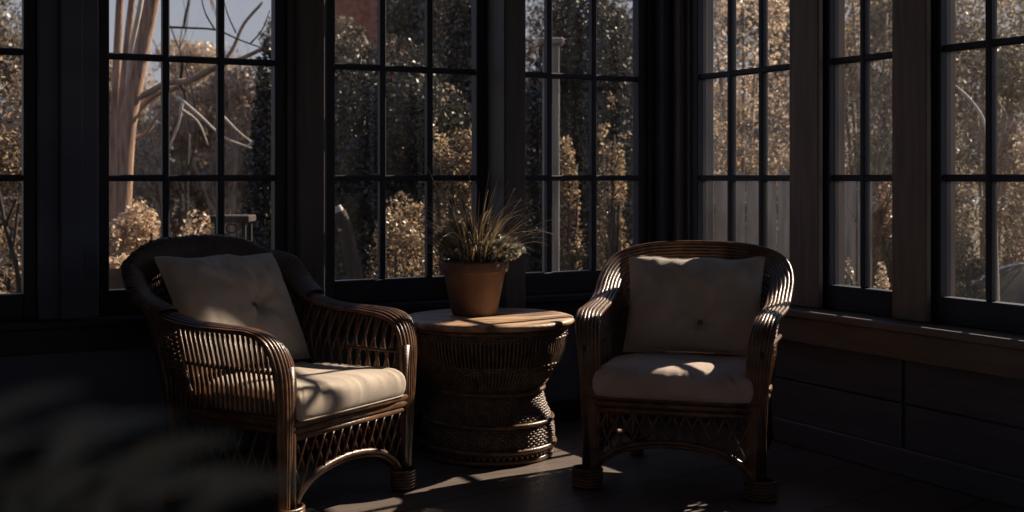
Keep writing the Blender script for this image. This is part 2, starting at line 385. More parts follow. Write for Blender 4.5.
# ------------------------------------------------------------------ rattan armchair
def chair_path(bw, bh, bd):
    """right-hand half of the arm band: (point, outward direction) from the front foot up and round to the top of the back"""
    P = [(.300, -.300, .0), (.302, -.305, .20), (.305, -.310, .40), (.312, -.305, .50), (.322, -.275, .572), (.330, -.21, .606), (.337, -.11, .615),
         (.343, .02, .622), (bw-.012, .14, .642), (bw+.012, .235, .690), (bw+.006, .30, .755), (bw*.85, bd*.88, bh-.050), (bw*.58, bd*.965, bh-.014), (bw*.29, bd, bh-.002), (0, bd+.004, bh)]
    O = [(1, 0, 0), (1, 0, 0), (1, 0, 0), (1, 0, .1), (1, 0, .2), (1, 0, .15), (1, 0, .05),
         (1, 0, .0), (1, .0, .0), (.95, -.10, .15), (.85, .0, .5), (.66, .10, .75), (.36, .16, .93), (.16, .19, .97), (0, .2, .98)]
    return P, O
def make_chair(name, label, C, rz, bw, bh, bd, woven_rim, lattice_right, sx=1.0):
    root = thing(name, label, 'armchair', C, rz, 'rattan armchairs')
    P, O = chair_path(bw, bh, bd)
    if not woven_rim:      # plain hoop: the strands run from the arms into the back in one even sweep
        P = P[:7]+[(.343, .02, .626), (.342, .115, .652), (.337, .195, .695), (.318, .262, .735), (.278, .313, .763), (.200, .350, .781), (.10, .367, .789), (0, .370, .791)]
        O = O[:7]+[(1, 0, .0), (1, .0, .06), (.96, .0, .25), (.82, .02, .55), (.64, .08, .77), (.36, .14, .93), (.16, .16, .97), (0, .17, .98)]
    P = [(p[0]*(sx if p[1] < .1 else (1+(sx-1)*max(0, 1-(p[1]-.1)/.25))), p[1], p[2]) for p in P]
    PP = catmull(P, 7); OO = [o.normalized() for o in catmull(O, 7)]
    full = PP+[Vector((-p.x, p.y, p.z)) for p in PP[::-1][1:]]
    fo = OO+[Vector((-o.x, o.y, o.z)) for o in OO[::-1][1:]]
    ns = 7; sp = .0145 if woven_rim else .0125
    tang = [(full[min(i+1, len(full)-1)]-full[max(i-1, 0)]).normalized() for i in range(len(full))]
    m = MB()
    for j in range(ns):
        off = (j-(ns-1)/2)*sp; dome = -.004*((j-(ns-1)/2)**2)/4
        pts = []
        for p, o, t in zip(full, fo, tang):
            nn = o.cross(t).normalized()
            if nn.z < -.2 or (abs(nn.z) < .3 and nn.y > 0): nn = -nn
            low = min(1, max(0, (p.z-.10)/.45)); sq = .55+.45*low      # legs bunch tighter towards the foot
            pts.append(p+o*off*sq+nn*dome)
        m.tube(pts, .0082, 7)
    m.build('arm_band', MT['rattan'], root, True)
    # arm height / side at a given y
    arm = [p for p in PP if p.z > .56]
    def arm_at(y):
        best = min(arm[:60], key=lambda p: abs(p.y-y)); return best
    # front legs cores, rear legs, foot wraps
    for s in (-1, 1):
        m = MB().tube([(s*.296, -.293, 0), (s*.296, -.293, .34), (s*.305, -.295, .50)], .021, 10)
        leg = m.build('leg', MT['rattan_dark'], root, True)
        w = MB()
        for z in [.012+.011*i for i in range(6)]:
            w.tube([(s*.298+math.cos(q)*.052, -.297+math.sin(q)*.033, z+.003*math.sin(q)) for q in [2*math.pi*i/14 for i in range(14)]], .0062, 5, True)
        w.build('binding', MT['rattan'], leg, True)
    for s in (-1, 1):
        m = MB().tube(catmull([(s*.235, .27, 0), (s*.24, .265, .28), (s*.27, .29, .50), (s*.30, bd*.74, .66)], 4), .018, 9)
        leg = m.build('leg', MT['rattan_dark'], root, True)
        w = MB()
        for z in [.012+.011*i for i in range(6)]:
            w.tube([(s*.235+math.cos(q)*.024, .27+math.sin(q)*.024, z) for q in [2*math.pi*i/12 for i in range(12)]], .0062, 5, True)
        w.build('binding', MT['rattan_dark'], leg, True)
    # seat frame: rails right round and a slatted deck
    def seat_outline(gx=0.0):
        return catmull([(-.285-gx, -.300-gx, 0), (-.288-gx, -.10, 0), (-.288-gx, .08, 0), (-.25-gx, .20, 0), (-.15, .265+gx, 0), (0, .285+gx, 0), (.15, .265+gx, 0), (.25+gx, .20, 0), (.288+gx, .08, 0), (.288+gx, -.10, 0), (.285+gx, -.300-gx, 0)], 5)
    m = MB()
    for z, g in ((.300, 0), (.322, .004)):
        o = [p+Vector((0, 0, z)) for p in seat_outline(g)]
        m.tube(o, .0125, 8)
    m.tube([(-.30, -.302, .300), (.30, -.302, .300)], .0125, 8)
    m.tube([(-.30, -.304, .322), (.30, -.304, .322)], .0125, 8)
    m.tube([(-.30, -.300, .278), (.30, -.300, .278)], .011, 8)
    m.build('seat_frame', MT['rattan'], root, True)
    m = MB()
    for i in range(24):
        y = -.285+i*.0235
        hx = .285 if y < .1 else .285*math.sqrt(max(.02, 1-((y-.1)/.19)**2))
        m.box((-hx, y, .306), (hx, y+.0225, .318), .003)
    m.build('seat_deck', MT['wicker'], root)
    # front apron: lattice over a curved arch
    m = MB(); arch = catmull([(-.275, -.298, .07), (-.235, -.298, .115), (-.15, -.298, .158), (0, -.298, .176), (.15, -.298, .158), (.235, -.298, .115), (.275, -.298, .07)], 6)
    m.tube(arch, .0105, 8)
    m.tube([p+Vector((0, .004, -.014)) for p in arch], .007, 6)
    m.build('apron_arch', MT['rattan'], root, True)
    def zarch(x):
        b = min(arch, key=lambda p: abs(p.x-x)); return b.z
    m = MB(); nx = 12
    for d in (-1, 1):
        for i in range(-3, nx+4):
            x0 = -.27+.54*i/nx; x1 = x0+d*.105
            pts = []
            for t in [q/10 for q in range(11)]:
                x = x0+(x1-x0)*t; z = .272-(.272-.05)*t
                if abs(x) > .275 or z < zarch(max(-.275, min(.275, x))): 
                    if pts: break
                    continue
                pts.append((x, -.298+d*.004, z))
            if len(pts) > 1: m.tube(pts, .0048, 5)
    m.build('apron_lattice', MT['rattan'], root, True)
    # arms: side panels between band and seat rail
    for s in (-1, 1):
        cross = lattice_right and s > 0
        m = MB(); ys = [-.285+.0205*i for i in range(26)]
        if not cross:
            for y in ys:
                a = arm_at(y); zt = a.z-.012
                if y > .19: zt = min(zt, .68)
                if y < -.27: zt = .54
                m.tube([(s*(.292), y, .326), (s*(.30+.0), y, .42), (s*(a.x-.008), y, zt)], .0056, 6)
        else:
            for i in range(0, 26, 2):
                y = ys[i]
                for d in (-1, 1):
                    y2 = min(.24, max(-.275, y+d*.055)); a = arm_at(y2)
                    m.tube(catmull([(s*.292, y+d*.010, .326), (s*.297, y+d*.013, .42), (s*.307, (y+y2)/2+d*.012, .51), (s*(a.x-.008), y2, a.z-.012)], 4), .0052, 6)
        m.build('arm_panel', MT['rattan'], root, True)
        m = MB()
        m.tube([(s*.298, -.29, .475), (s*.304, -.05, .478), (s*.318, .22, .49)], .0075, 7)
        m.tube([(s*.292, -.30, .335), (s*.292, -.05, .335), (s*.285, .13, .335)], .0085, 7)
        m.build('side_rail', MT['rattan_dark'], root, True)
        # lower side, below the seat
        m = MB()
        for d in (-1, 1):
            for i in range(9):
                y0 = -.28+.06*i; y1 = y0+d*.08
                if -.29 < y1 < .26: m.tube([(s*(.285+d*.003), y0, .29), (s*(.285+d*.003), y1, .10)], .0048, 5)
        m.tube(catmull([(s*.288, -.28, .07), (s*.288, -.15, .115), (s*.285, 0, .125), (s*.27, .15, .115), (s*.245, .25, .07)], 4), .010, 7)
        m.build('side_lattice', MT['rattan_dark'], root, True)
    # woven back shell: stakes and weavers between seat and band
    back = [i for i, p in enumerate(full) if p.y > .12]
    bp = [full[i] for i in back]
    # resample evenly by arc length
    ln = [0]
    for a, b in zip(bp, bp[1:]): ln.append(ln[-1]+(b-a).length)
    def samp(L_):
        for i in range(len(ln)-1):
            if ln[i+1] >= L_:
                t = (L_-ln[i])/max(1e-9, ln[i+1]-ln[i]); return bp[i].lerp(bp[i+1], t)
        return bp[-1]
    nst = 84; stakes = []
    for i in range(nst+1):
        t = i/nst; top = samp(ln[-1]*t)
        q = math.pi*(t); bot = Vector((.285*math.cos(q), .10+.185*math.sin(q), .33))
        if top.z < .5: continue
        mid = bot.lerp(top, .5)+Vector((0, .015, 0))
        stakes.append([bot, bot.lerp(mid, .5)+Vector((0, .004, 0)), mid, mid.lerp(top, .5)+Vector((0, .003, 0)), top])
    m = MB(); fine = [catmull(s_, 5) for s_ in stakes]
    for s_ in fine: m.tube(s_, .0036, 5)
    for r in range(1, 20):
        pts = []
        for i, s_ in enumerate(fine):
            p = s_[r]; c = Vector((0, .0, p.z)); dr = (p-c); dr.z = 0; dr.normalize()
            pts.append(p+dr*(.0055 if (i+r) % 2 else -.0055))
        m.tube(pts, .0062, 5)
    m.build('back_panel', MT['wicker'], root, True)
    # rim of the back: close wraps over the band (woven) or an extra pair of plain canes
    m = MB(); L0, L1 = (.03, .97) if woven_rim else (.40, .60)
    nw = 150 if woven_rim else 0
    def band_at(L_):
        p = samp(ln[-1]*L_); i = min(range(len(full)), key=lambda j: (full[j]-p).length)
        return p, fo[i], tang[i]
    for w_ in range(nw):
        p, o, t = band_at(L0+(L1-L0)*w_/(nw-1)); nn = o.cross(t).normalized()
        jit = random.uniform(-.003, .003)
        m.tube([p+o*(math.cos(q)*(.056+jit))+nn*(math.sin(q)*.017)+t*.004*math.sin(q) for q in [2*math.pi*i/14 for i in range(14)]], .0052, 5, True)
    if nw: m.build('woven_rim', MT['rattan_dark'], root, True)
    # wraps where arm meets back
    for sgn in (1, -1) if woven_rim else ():
        m = MB()
        for w_ in range(6):
            p = PP[0]; i = int(7*8.4)+w_
            p, o, t = PP[i], OO[i], tang[i]
            nn = o.cross(t).normalized(); q0 = []
            for q in [2*math.pi*k/12 for k in range(12)]:
                v = p+o*(math.cos(q)*.056)+nn*(math.sin(q)*.016); q0.append(Vector((v.x*sgn, v.y, v.z)))
            m.tube(q0, .0048, 5, True)
        m.build('arm_wrap', MT['rattan'], root, True)
    return root
def seat_cushion(label, root, mat, seed, grp, sx=1.0):
    # rounded slab following the seat outline, puffy with shallow puckers along the front
    base = Vector((0, 0, .3205)); n_ = 132
    out = catmull([(-.272, -.27, 0), (-.278, -.10, 0), (-.272, .04, 0), (-.235, .115, 0), (-.12, .155, 0), (0, .16, 0), (.12, .155, 0), (.235, .115, 0), (.272, .04, 0), (.278, -.10, 0), (.272, -.27, 0),
                   (.266, -.315, 0), (.235, -.330, 0), (.12, -.334, 0), (0, -.335, 0), (-.12, -.334, 0), (-.235, -.330, 0), (-.266, -.315, 0), (-.272, -.27, 0)], 8)[:-1]
    out = [Vector((p.x*sx, p.y, 0)) for p in out]
    t = .108; cen = Vector((0, -.08, 0)); rings = []
    prof = [(.02, 1.0)]+[(.1*i, 1.0-.02*(i/8)**2) for i in range(1, 9)]+[(.84, .970), (.89, .935), (.93, .88), (.965, .80), (.988, .69), (1.0, .54), (1.0, .42), (.995, .28), (.98, .16), (.955, .07), (.92, .02), (.85, 0), (.6, 0), (.3, 0), (.02, 0)]
    m = MB(); s0 = len(m.v); cnt = len(out)
    for s_, h_ in prof:
        for p in out:
            v = cen+(p-cen)*s_
            z = h_*t
            nz = noise.noise(Vector((v.x*5, v.y*5, seed)))*.006*(h_ > .3)
            pk = noise.noise(Vector((p.x*34+seed, p.y*34, 2.0)))
            edge = max(0, 1-abs(s_-.93)/.25) if h_ > .3 else 0
            z += nz-max(0, pk)*.022*edge+noise.noise(Vector((v.x*16, v.y*7, seed+5)))*.0035*(h_ > .5)
            v2 = v*(1-.022*max(0, pk)*edge); v2.z = max(0, z)
            m.v.append(v2)
    for i in range(len(prof)-1):
        for k_ in range(cnt):
            a = i*cnt; b = a+cnt
            m.f.append((a+k_, b+k_, b+(k_+1) % cnt, a+(k_+1) % cnt))
    m.f.append(tuple(range(cnt))); m.f.append(tuple((len(prof)-1)*cnt+k_ for k_ in range(cnt))[::-1])
    o = m.build('seat_cushion', mat, None, True)
    Mx = Matrix.Translation(root.location) @ Matrix.Rotation(root.rotation_euler.z, 4, 'Z')
    o.location = Mx @ base; o.rotation_euler = (0, 0, root.rotation_euler.z)
    tag(o, label, 'cushion', grp)
    # piping along the upper and lower edge
    for z_, sc in ((t*.10, .968),):
        pp = MB().tube([Vector((cen.x+(p.x-cen.x)*sc, cen.y+(p.y-cen.y)*sc, z_)) for p in out], .0032, 5, True)
        pp.build('piping', mat, o, True)
    return o
def back_pillow(label, root, mat, seed, w, h, T, tilt, base, btn, yaw=0, roll=0, slump=0):
    n_ = 46; m = MB(); fr = []; bk = []
    for i in range(n_+1):
        v = -1+2*i/n_; r1 = []; r2 = []
        for j in range(n_+1):
            u = -1+2*j/n_
            # knife-edge pillow: sides pulled in between sharp corners
            x = u*w/2*(1-.055*(1-v*v)*abs(u)); z = v*h/2*(1-.060*(1-u*u)*abs(v))
            th = T*((1-abs(u)**2.6)*(1-abs(v)**2.6))**.50
            wr = 0
            rim = (1-abs(u)**6)*(1-abs(v)**6)
            top = max(0, v)**1.5
            wr += .016*noise.noise(Vector((u*3.6+v*1.5, v*1.4, seed)))*rim*(.4+top)
            wr += .010*noise.noise(Vector((u*8+seed, v*4-u*2, seed)))*rim*(.3+top)
            wr += .030*max(0, math.sin(u*9+v*4.5+seed+2*noise.noise(Vector((u*2, v*2, seed)))))*rim*max(0, .25+.75*v)*max(0, 1.1-abs(u))
            # creases running from the button
            bu, bv = btn; dx, dz = (u-bu)*w/2, (v-bv)*h/2; d = math.hypot(dx, dz); q = math.atan2(dz, dx)
            dim = .034*math.exp(-(d/.035)**2)+.018*math.exp(-(d/.10)**2)
            wr += .006*math.sin(q*7+seed)*math.exp(-(d/.11)**2)*min(1, d/.03)
            z2 = z+slump*noise.noise(Vector((u*2.2, seed, 0)))*top*.05+.006*noise.noise(Vector((u*5, seed, 3)))*top
            r1.append((x, -(th*1.05+wr-dim*rim), z2)); r2.append((x, th*.80*rim, z2))
        fr.append(r1); bk.append(r2[::-1])
    m.grid(fr); m.grid(bk)
    c = Vector((0, 0, -h/2))
    R = Matrix.Rotation(yaw, 4, 'Z') @ Matrix.Rotation(-tilt, 4, 'X') @ Matrix.Rotation(roll, 4, 'Y')
    o = m.build('back_pillow', mat, None, True, R @ Matrix.Translation(-c))
    Mx = Matrix.Translation(root.location) @ Matrix.Rotation(root.rotation_euler.z, 4, 'Z')
    o.location = Mx @ Vector(base); o.rotation_euler = (0, 0, root.rotation_euler.z)
    tag(o, label, 'pillow', 'back pillows')
    bu, bv = btn
    th = T*((1-abs(bu)**2.6)*(1-abs(bv)**2.6))**.50
    bz = Vector((bu*w/2, -(th*1.05-.046), bv*h/2))
    b = MB().ball((0, 0, 0), (.011, .011, .006), 12, 8)
    b.build('button', MT['button'], o, True, R @ Matrix.Translation(-c) @ Matrix.Translation(bz) @ Matrix.Rotation(math.pi/2, 4, 'X'))
    sm = MB()
    edge = [fr[0][j] for j in range(n_+1)]+[fr[i][n_] for i in range(1, n_+1)]+[fr[n_][j] for j in range(n_-1, -1, -1)]+[fr[i][0] for i in range(n_-1, 0, -1)]
    sm.tube(edge, .0032, 5, True); sm.build('piping', mat, o, True, R @ Matrix.Translation(-c))
    return o
def cam_dir_angle(vx, vz):
    """world z-rotation that turns local +X into the camera-frame ground direction (vx, vz)"""
    return math.atan2(vz, vx)-ANG
cA = W(-.523, 4.12); cB = W(.545, 4.295)
aA = cam_dir_angle(.511, .859); aB = cam_dir_angle(.957, -.289)
def chair_origin(c, rz):        # c is the middle of the front feet; local front at y=-.305
    return (c[0]-math.sin(rz)*.305, c[1]+math.cos(rz)*.305, 0)
chairA = make_chair('rattan_armchair', 'rattan armchair with a closely woven dark rim, left of the drum table', chair_origin(cA, aA), aA, .362, .818, .405, True, True, 1.045)
chairB = make_chair('rattan_armchair', 'rattan armchair with plain ribbed rim strands, right of the drum table in the corner', chair_origin(cB, aB), aB, .318, .800, .370, False, False, .94)
seat_cushion('oatmeal seat cushion in the left armchair, in full sun along its front', chairA, MT['fabric'], 3.1, 'seat cushions', 1.06)
seat_cushion('rosy beige seat cushion in the right armchair, sunlit along its front edge', chairB, MT['fabric_rose'], 8.7, 'seat cushions', 1.04)
back_pillow('slouching taupe pillow with one tufted button, leaning in the left armchair', chairA, MT['fabric_pillow'], 1.7, .57, .425, .080, math.radians(27), (-.005, .105, .432), (.20, -.02), 0, math.radians(1), .3)
back_pillow('upright taupe pillow with crumpled top edge, propped in the right armchair', chairB, MT['fabric_pillow'], 5.2, .515, .372, .07, math.radians(18), (.005, .10, .425), (.12, -.38), 0, 0, .35)
# ------------------------------------------------------------------ drum table
TX, TZ, TH_ = -.092, 4.95, .538
tw = W(TX, TZ)
table = thing('drum_table', 'round woven hourglass drum table with worn wooden top, between the two armchairs', 'table', (tw[0], tw[1], 0))
def wob(q, r, z): 
    return (r*(1+.006*noise.noise(Vector((math.cos(q)*3, math.sin(q)*3, z*20)))), z)
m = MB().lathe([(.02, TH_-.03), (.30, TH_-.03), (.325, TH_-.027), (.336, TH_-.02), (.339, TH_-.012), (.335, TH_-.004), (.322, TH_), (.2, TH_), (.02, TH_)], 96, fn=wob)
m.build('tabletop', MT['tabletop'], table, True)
prof = [(.300, .508), (.302, .47), (.296, .42), (.276, .37), (.246, .32), (.218, .285), (.206, .262), (.209, .235), (.220, .20), (.234, .165), (.246, .13), (.252, .095), (.252, .062)]
pp = catmull([(r, 0, z) for r, z in prof], 6)
def radius_at(z): 
    return min(pp, key=lambda p: abs(p.z-z)).x
m = MB()
for i in range(120):
    q = 2*math.pi*i/120; m.tube([(p.x*math.cos(q), p.x*math.sin(q), p.z) for p in pp[::3]], .0055, 5)
m.build('stake_wall', MT['wicker'], table, True)
m = MB(); nW = 120
def weave_row(m, z, r, r_t, amp, ph):
    m.tube([((r+amp*(1 if (i+ph) % 2 else -1))*math.cos(2*math.pi*i/nW), (r+amp*(1 if (i+ph) % 2 else -1))*math.sin(2*math.pi*i/nW), z+.0015*math.sin(i*1.7)) for i in range(nW)], r_t, 5, True)
for i, z in enumerate([.066+.0092*k for k in range(20)]):
    weave_row(m, z, radius_at(z), .0044, .0055, i)
m.build('lower_weave', MT['wicker'], table, True)
m = MB()
for i, z in enumerate([.262+.0105*k for k in range(4)]+[.345+.012*k for k in range(3)]+[.47+.0105*k for k in range(4)]):
    weave_row(m, z, radius_at(z), .0052, .0055, i)
m.build('upper_weave', MT['wicker'], table, True)
m = MB().lathe([(r-.012, z) for r, z in prof[:]], 60); m.build('inner_drum', MT['rattan_dark'], table, True)
m = MB()
for z, r in ((.262, .216), (.146, .250), (.500, .308)): m.tube([(r*math.cos(2*math.pi*i/72), r*math.sin(2*math.pi*i/72), z) for i in range(72)], .0095, 8, True)
m.build('hoop', MT['rattan'], table, True)
m = MB()
for z, r, rt in ((.052, .258, .011), (.012, .248, .0115)): m.tube([(r*math.cos(2*math.pi*i/72), r*math.sin(2*math.pi*i/72), z) for i in range(72)], rt, 8, True)
for i in range(64):
    q = 2*math.pi*i/64; q2 = q+.07
    m.tube([(.256*math.cos(q), .256*math.sin(q), .05), (.248*math.cos(q2), .248*math.sin(q2), .012)], .0045, 5)
    m.tube([(.256*math.cos(q), .256*math.sin(q), .05), (.248*math.cos(q-.07), .248*math.sin(q-.07), .012)], .0045, 5)
m.build('base_ring', MT['rattan'], table, True)
# ------------------------------------------------------------------ potted grass on the table
pw_ = W((474.5-512)/F*5.0, 5.0)
pot = thing('potted_grass', 'terracotta pot of wispy grass and small-leaved herbs, standing on the drum table', 'plant', (pw_[0], pw_[1], TH_+.001))
m = MB().lathe([(.02, 0), (.084, 0), (.090, .006), (.122, .165), (.125, .168), (.132, .170), (.134, .176), (.136, .205), (.133, .212), (.124, .212), (.121, .205), (.117, .18), (.02, .178)], 56)
m.build('pot', MT['terracotta'], pot, True)
m = MB().lathe([(.001, .190), (.05, .196), (.09, .191), (.117, .186), (.118, .180), (.001, .180)], 40, fn=lambda q, r, z: (r, z+.006*noise.noise(Vector((r*60*math.cos(q), r*60*math.sin(q), 1))))); m.build('soil', MT['soil'], pot, True)
def blade(m, p0, az, lean, L_, wd, droop, rnd):
    pts = []; n_ = 8; d = Vector((math.cos(az), math.sin(az), 0)); el = math.pi/2-lean; p = Vector(p0)
    side = Vector((-d.y, d.x, 0)); s = len(m.v)
    for i in range(n_+1):
        t = i/n_; ww = wd*(1-t**1.6)+.0004
        m.v.append(p-side*ww); m.v.append(p+side*ww); m.v.append(p+Vector((0, 0, ww*.7)))
        e = el-droop*t*t
        p = p+(d*math.cos(e)+Vector((0, 0, 1))*math.sin(e))*L_/n_
    for i in range(n_):
        a = s+i*3
        for u, w_ in ((0, 1), (1, 2), (2, 0)): m.f.append((a+u, a+w_, a+3+w_, a+3+u))
rg = random.Random(4)
m = MB()
for i in range(420):
    az = rg.uniform(0, 6.283); rr = rg.uniform(0, .085)
    p0 = (rr*math.cos(az), rr*math.sin(az), .19)
    lean = rg.uniform(.05, .95)*(.5+rr*6)
    blade(m, p0, az+rg.uniform(-.5, .5), min(1.3, lean), rg.uniform(.16, .34), rg.uniform(.0022, .0042), rg.uniform(.3, 2.0), rg)
m.build('grass_blades', MT['grass_leaf'], pot)
m = MB()
vx = W(1, 0); v0 = W(0, 0); camx = Vector((vx[0]-v0[0], vx[1]-v0[1], 0))
for (dx, hz, th) in ((-.19, .40, .0028), (-.165, .33, .002), (-.02, .36, .0016), (.10, .37, .0018), (.16, .31, .0016), (.185, .27, .0014), (-.12, .30, .0014), (.135, .345, .0016), (.06, .385, .0018), (-.06, .30, .0014)):
    b = camx*dx
    m.tube(catmull([(0+b.x*.08, b.y*.08, .19), (b.x*.4, b.y*.4, .19+(hz-.0)*.42), (b.x*.78, b.y*.78, .19+hz*.78), (b.x, b.y, .19+hz)], 5), [th*(1-.6*i/15) for i in range(16)], 5)
m.build('stalks', MT['grass_leaf'], pot, True)
def leaf_cloud(n_, blobs, leaf, seed, flat=0.0, gap=0.0, gscale=3.0, shell=.45, aspect=.55):
    r = np.random.default_rng(seed); vol = np.array([(b[3]*b[4]*b[5])**(2/3) for b in blobs]); vol = vol/vol.sum()
    which = r.choice(len(blobs), n_, p=vol); B = np.array(blobs)[which]
    d = r.normal(size=(n_, 3)); d /= np.linalg.norm(d, axis=1)[:, None]
    rad = shell+(1-shell)*r.random(n_)**.6
    P = B[:, :3]+d*B[:, 3:6]*rad[:, None]
    if gap > 0:
        keep = np.array([noise.noise(Vector(p)*gscale) > -.35+gap*.6 for p in P]); P = P[keep]; d = d[keep]
    n2 = len(P)
    a = r.normal(size=(n2, 3)); a[:, 2] *= (1-flat*.6); a /= np.linalg.norm(a, axis=1)[:, None]
    b = np.cross(a, r.normal(size=(n2, 3))); b /= np.linalg.norm(b, axis=1)[:, None]
    c = np.cross(a, b)
    s = leaf*(.6+.8*r.random(n2))[:, None]
    V = np.empty((n2, 4, 3)); V[:, 0] = P-a*s; V[:, 1] = P+b*s*aspect+c*s*.15; V[:, 2] = P+a*s; V[:, 3] = P-b*s*aspect+c*s*.15
    return V.reshape(-1, 3), n2
def leaf_obj(name, V, n2, mat, parent=None):
    me = bpy.data.meshes.new(name); me.vertices.add(4*n2); me.loops.add(4*n2); me.polygons.add(n2)
    me.vertices.foreach_set('co', np.ascontiguousarray(V, dtype=np.float32).ravel())
    me.loops.foreach_set('vertex_index', np.arange(4*n2, dtype=np.int32))
    me.polygons.foreach_set('loop_start', np.arange(0, 4*n2, 4, dtype=np.int32))
    me.materials.append(mat); me.update(calc_edges=True); me.validate()
    o = bpy.data.objects.new(name, me); COL.objects.link(o)
    if parent is not None: o.parent = parent
    return o
V, n2 = leaf_cloud(3600, [(0, 0, .275, .15, .15, .095), (-.05*camx.x, -.05*camx.y, .29, .11, .11, .075), (.07*camx.x, .07*camx.y, .26, .13, .13, .06)], .0115, 11, shell=.2)
leaf_obj('herb_leaves', V, n2, MT['herb'], pot)
# ------------------------------------------------------------------ houseplant close to the camera, bottom left
hp = W(-.24, .46)
hplant = thing('potted_houseplant', 'broad-leaved houseplant in a floor pot, out of focus at the lower left', 'plant', (hp[0], hp[1], 0))
m = MB().lathe([(.02, 0), (.10, 0), (.108, .01), (.135, .26), (.146, .262), (.148, .30), (.138, .302), (.132, .27), (.02, .265)], 40)
m.build('pot', MT['terracotta'], hplant, True)
st = MB(); lf = MB(); rg = random.Random(12)
def broad_leaf(m, p, d, up, L_, wd):
    d = d.normalized(); s = d.cross(up).normalized(); nn = s.cross(d)
    n_ = 7; base = len(m.v)
    for i in range(n_+1):
        t = i/n_; ww = wd*math.sin(math.pi*min(1, t*.92+.04))**.8; c = p+d*L_*t-nn*(.25*L_*t*t)
        m.v += [c-s*ww+nn*ww*.25, c, c+s*ww+nn*ww*.25]
    for i in range(n_):
        a = base+3*i
        m.f += [(a, a+1, a+4, a+3), (a+1, a+2, a+5, a+4)]
def cam_vec(X, Z, h): q = W(X, Z); return Vector((q[0]-hp[0], q[1]-hp[1], h))
for (px, py, d) in ((12, 425, .72), (45, 452, .66), (112, 450, .78), (80, 492, .62), (20, 490, .60), (200, 502, .70), (250, 506, .76), (150, 510, .66), (60, 500, .85), (175, 470, .8)):
    tip = cam_vec((px-512)/F*d*.66, d*.66, H-(py-HOR)*d*.66/F)
    b = Vector((tip.x*.15, tip.y*.15, .27)); L_ = rg.uniform(.045, .065)
    dirv = Vector((tip.x, tip.y, .02)).normalized() if tip.xy.length > .02 else Vector((1, 0, 0))
    p0 = tip-dirv*L_*.5
    st.tube(catmull([b, b.lerp(p0, .5)+Vector((0, 0, .10)), p0], 6), .0028, 6)
    broad_leaf(lf, p0, dirv+Vector((0, 0, .35)), Vector((0, 0, 1)), L_, L_*.34)
st.build('stems', MT['herb'], hplant, True); lf.build('leaves', MT['house_leaf'], hplant, True)
# ------------------------------------------------------------------ garden outside
GZ = -1.0
gd = struct(MB().box((-60, -60, GZ-.2), (60, 60, GZ)).build('ground', MT['ground']))
def pxs(px, d): return px*d/F
def bush(name, label, cat, group, px, d, wpx, top, mat, nleaf, leaf, seed, gap=.3, nb=7, stem=True, bot=None, bark='bark_dark', flat=0, gscale=2.2, shape='round'):
    g = wp(px, HOR, d); ztop = H-(top-HOR)*d/F; hw = pxs(wpx, d)/2; zb = GZ if bot is None else H-(bot-HOR)*d/F
    root = thing(name, label, cat, (g.x, g.y, GZ), 0, group)
    r = random.Random(seed); bl = []
    hh = ztop-zb
    if shape == 'cone':
        for i in range(10):
            t = (i+.5)/10; w_ = hw*(1-t)**.8+.05; bl.append((r.uniform(-.1, .1)*hw, r.uniform(-.1, .1)*hw, zb-GZ+hh*t, w_, w_, hh*.11))
    else:
        bl.append((0, 0, zb-GZ+hh*.52, hw*.75, hw*.75, hh*.45))
        for i in range(nb):
            q = r.uniform(0, 6.28); rr = r.uniform(.35, .75)*hw; t = r.uniform(.25, .88)
            k_ = r.uniform(.28, .48)
            bl.append((rr*math.cos(q), rr*math.sin(q), zb-GZ+hh*t, hw*k_, hw*k_, min(hw*k_, hh*(1-t)+.02)))
    V, n2 = leaf_cloud(int(nleaf*(3.2 if mat != 'gold' else 2.2)), bl, leaf*.48, seed, flat, gap, gscale)
    V[:, 2] = np.maximum(V[:, 2], .01)
    leaf_obj('foliage', V, n2, MT[mat], root)
    m = MB()
    if shape == 'cone' or (bot is not None):
        m.tube([(0, 0, 0), (.02, .01, (zb-GZ)+hh*.4), (0, 0, (zb-GZ)+hh*.85)], [.07, .05, .015], 7)
    for i in range(9):
        q = r.uniform(0, 6.28); t = r.uniform(.5, .9)
        e = (hw*.6*math.cos(q)*r.random(), hw*.6*math.sin(q)*r.random(), zb-GZ+hh*t)
        m.tube(catmull([(.05*math.cos(q), .05*math.sin(q), 0 if bot is None else max(0, zb-GZ)), (e[0]*.4, e[1]*.4, e[2]*.5), e], 4), [.028*(1-.08*i_) for i_ in range(9)], 5)
    m.build('stems', MT[bark], root, True)
    return root
def grow(m, p, d, L_, r_, depth, rg, spread=.6, up=.12, nseg=5):
    pts = [p.copy()]; rad = [r_]; q = d.normalized()
    for i in range(nseg):
        q = (q+Vector((rg.uniform(-.22, .22), rg.uniform(-.22, .22), rg.uniform(-.12, .2)+up*.3))).normalized()
        p = p+q*L_/nseg; pts.append(p.copy()); rad.append(r_*(1-.45*(i+1)/nseg))
    m.tube(pts, rad, 6 if depth > 2 else 4)
    if depth <= 0: return
    for i in range(rg.randint(3, 4) if depth > 1 else rg.randint(3, 5)):
        k_ = rg.randint(1, nseg); b = pts[k_]
        nd = (q+Vector((rg.gauss(0, spread), rg.gauss(0, spread), rg.gauss(up, spread*.6)))).normalized()
        grow(m, b, nd, L_*rg.uniform(.5, .75), rad[k_]*.70, depth-1, rg, spread, up, nseg)
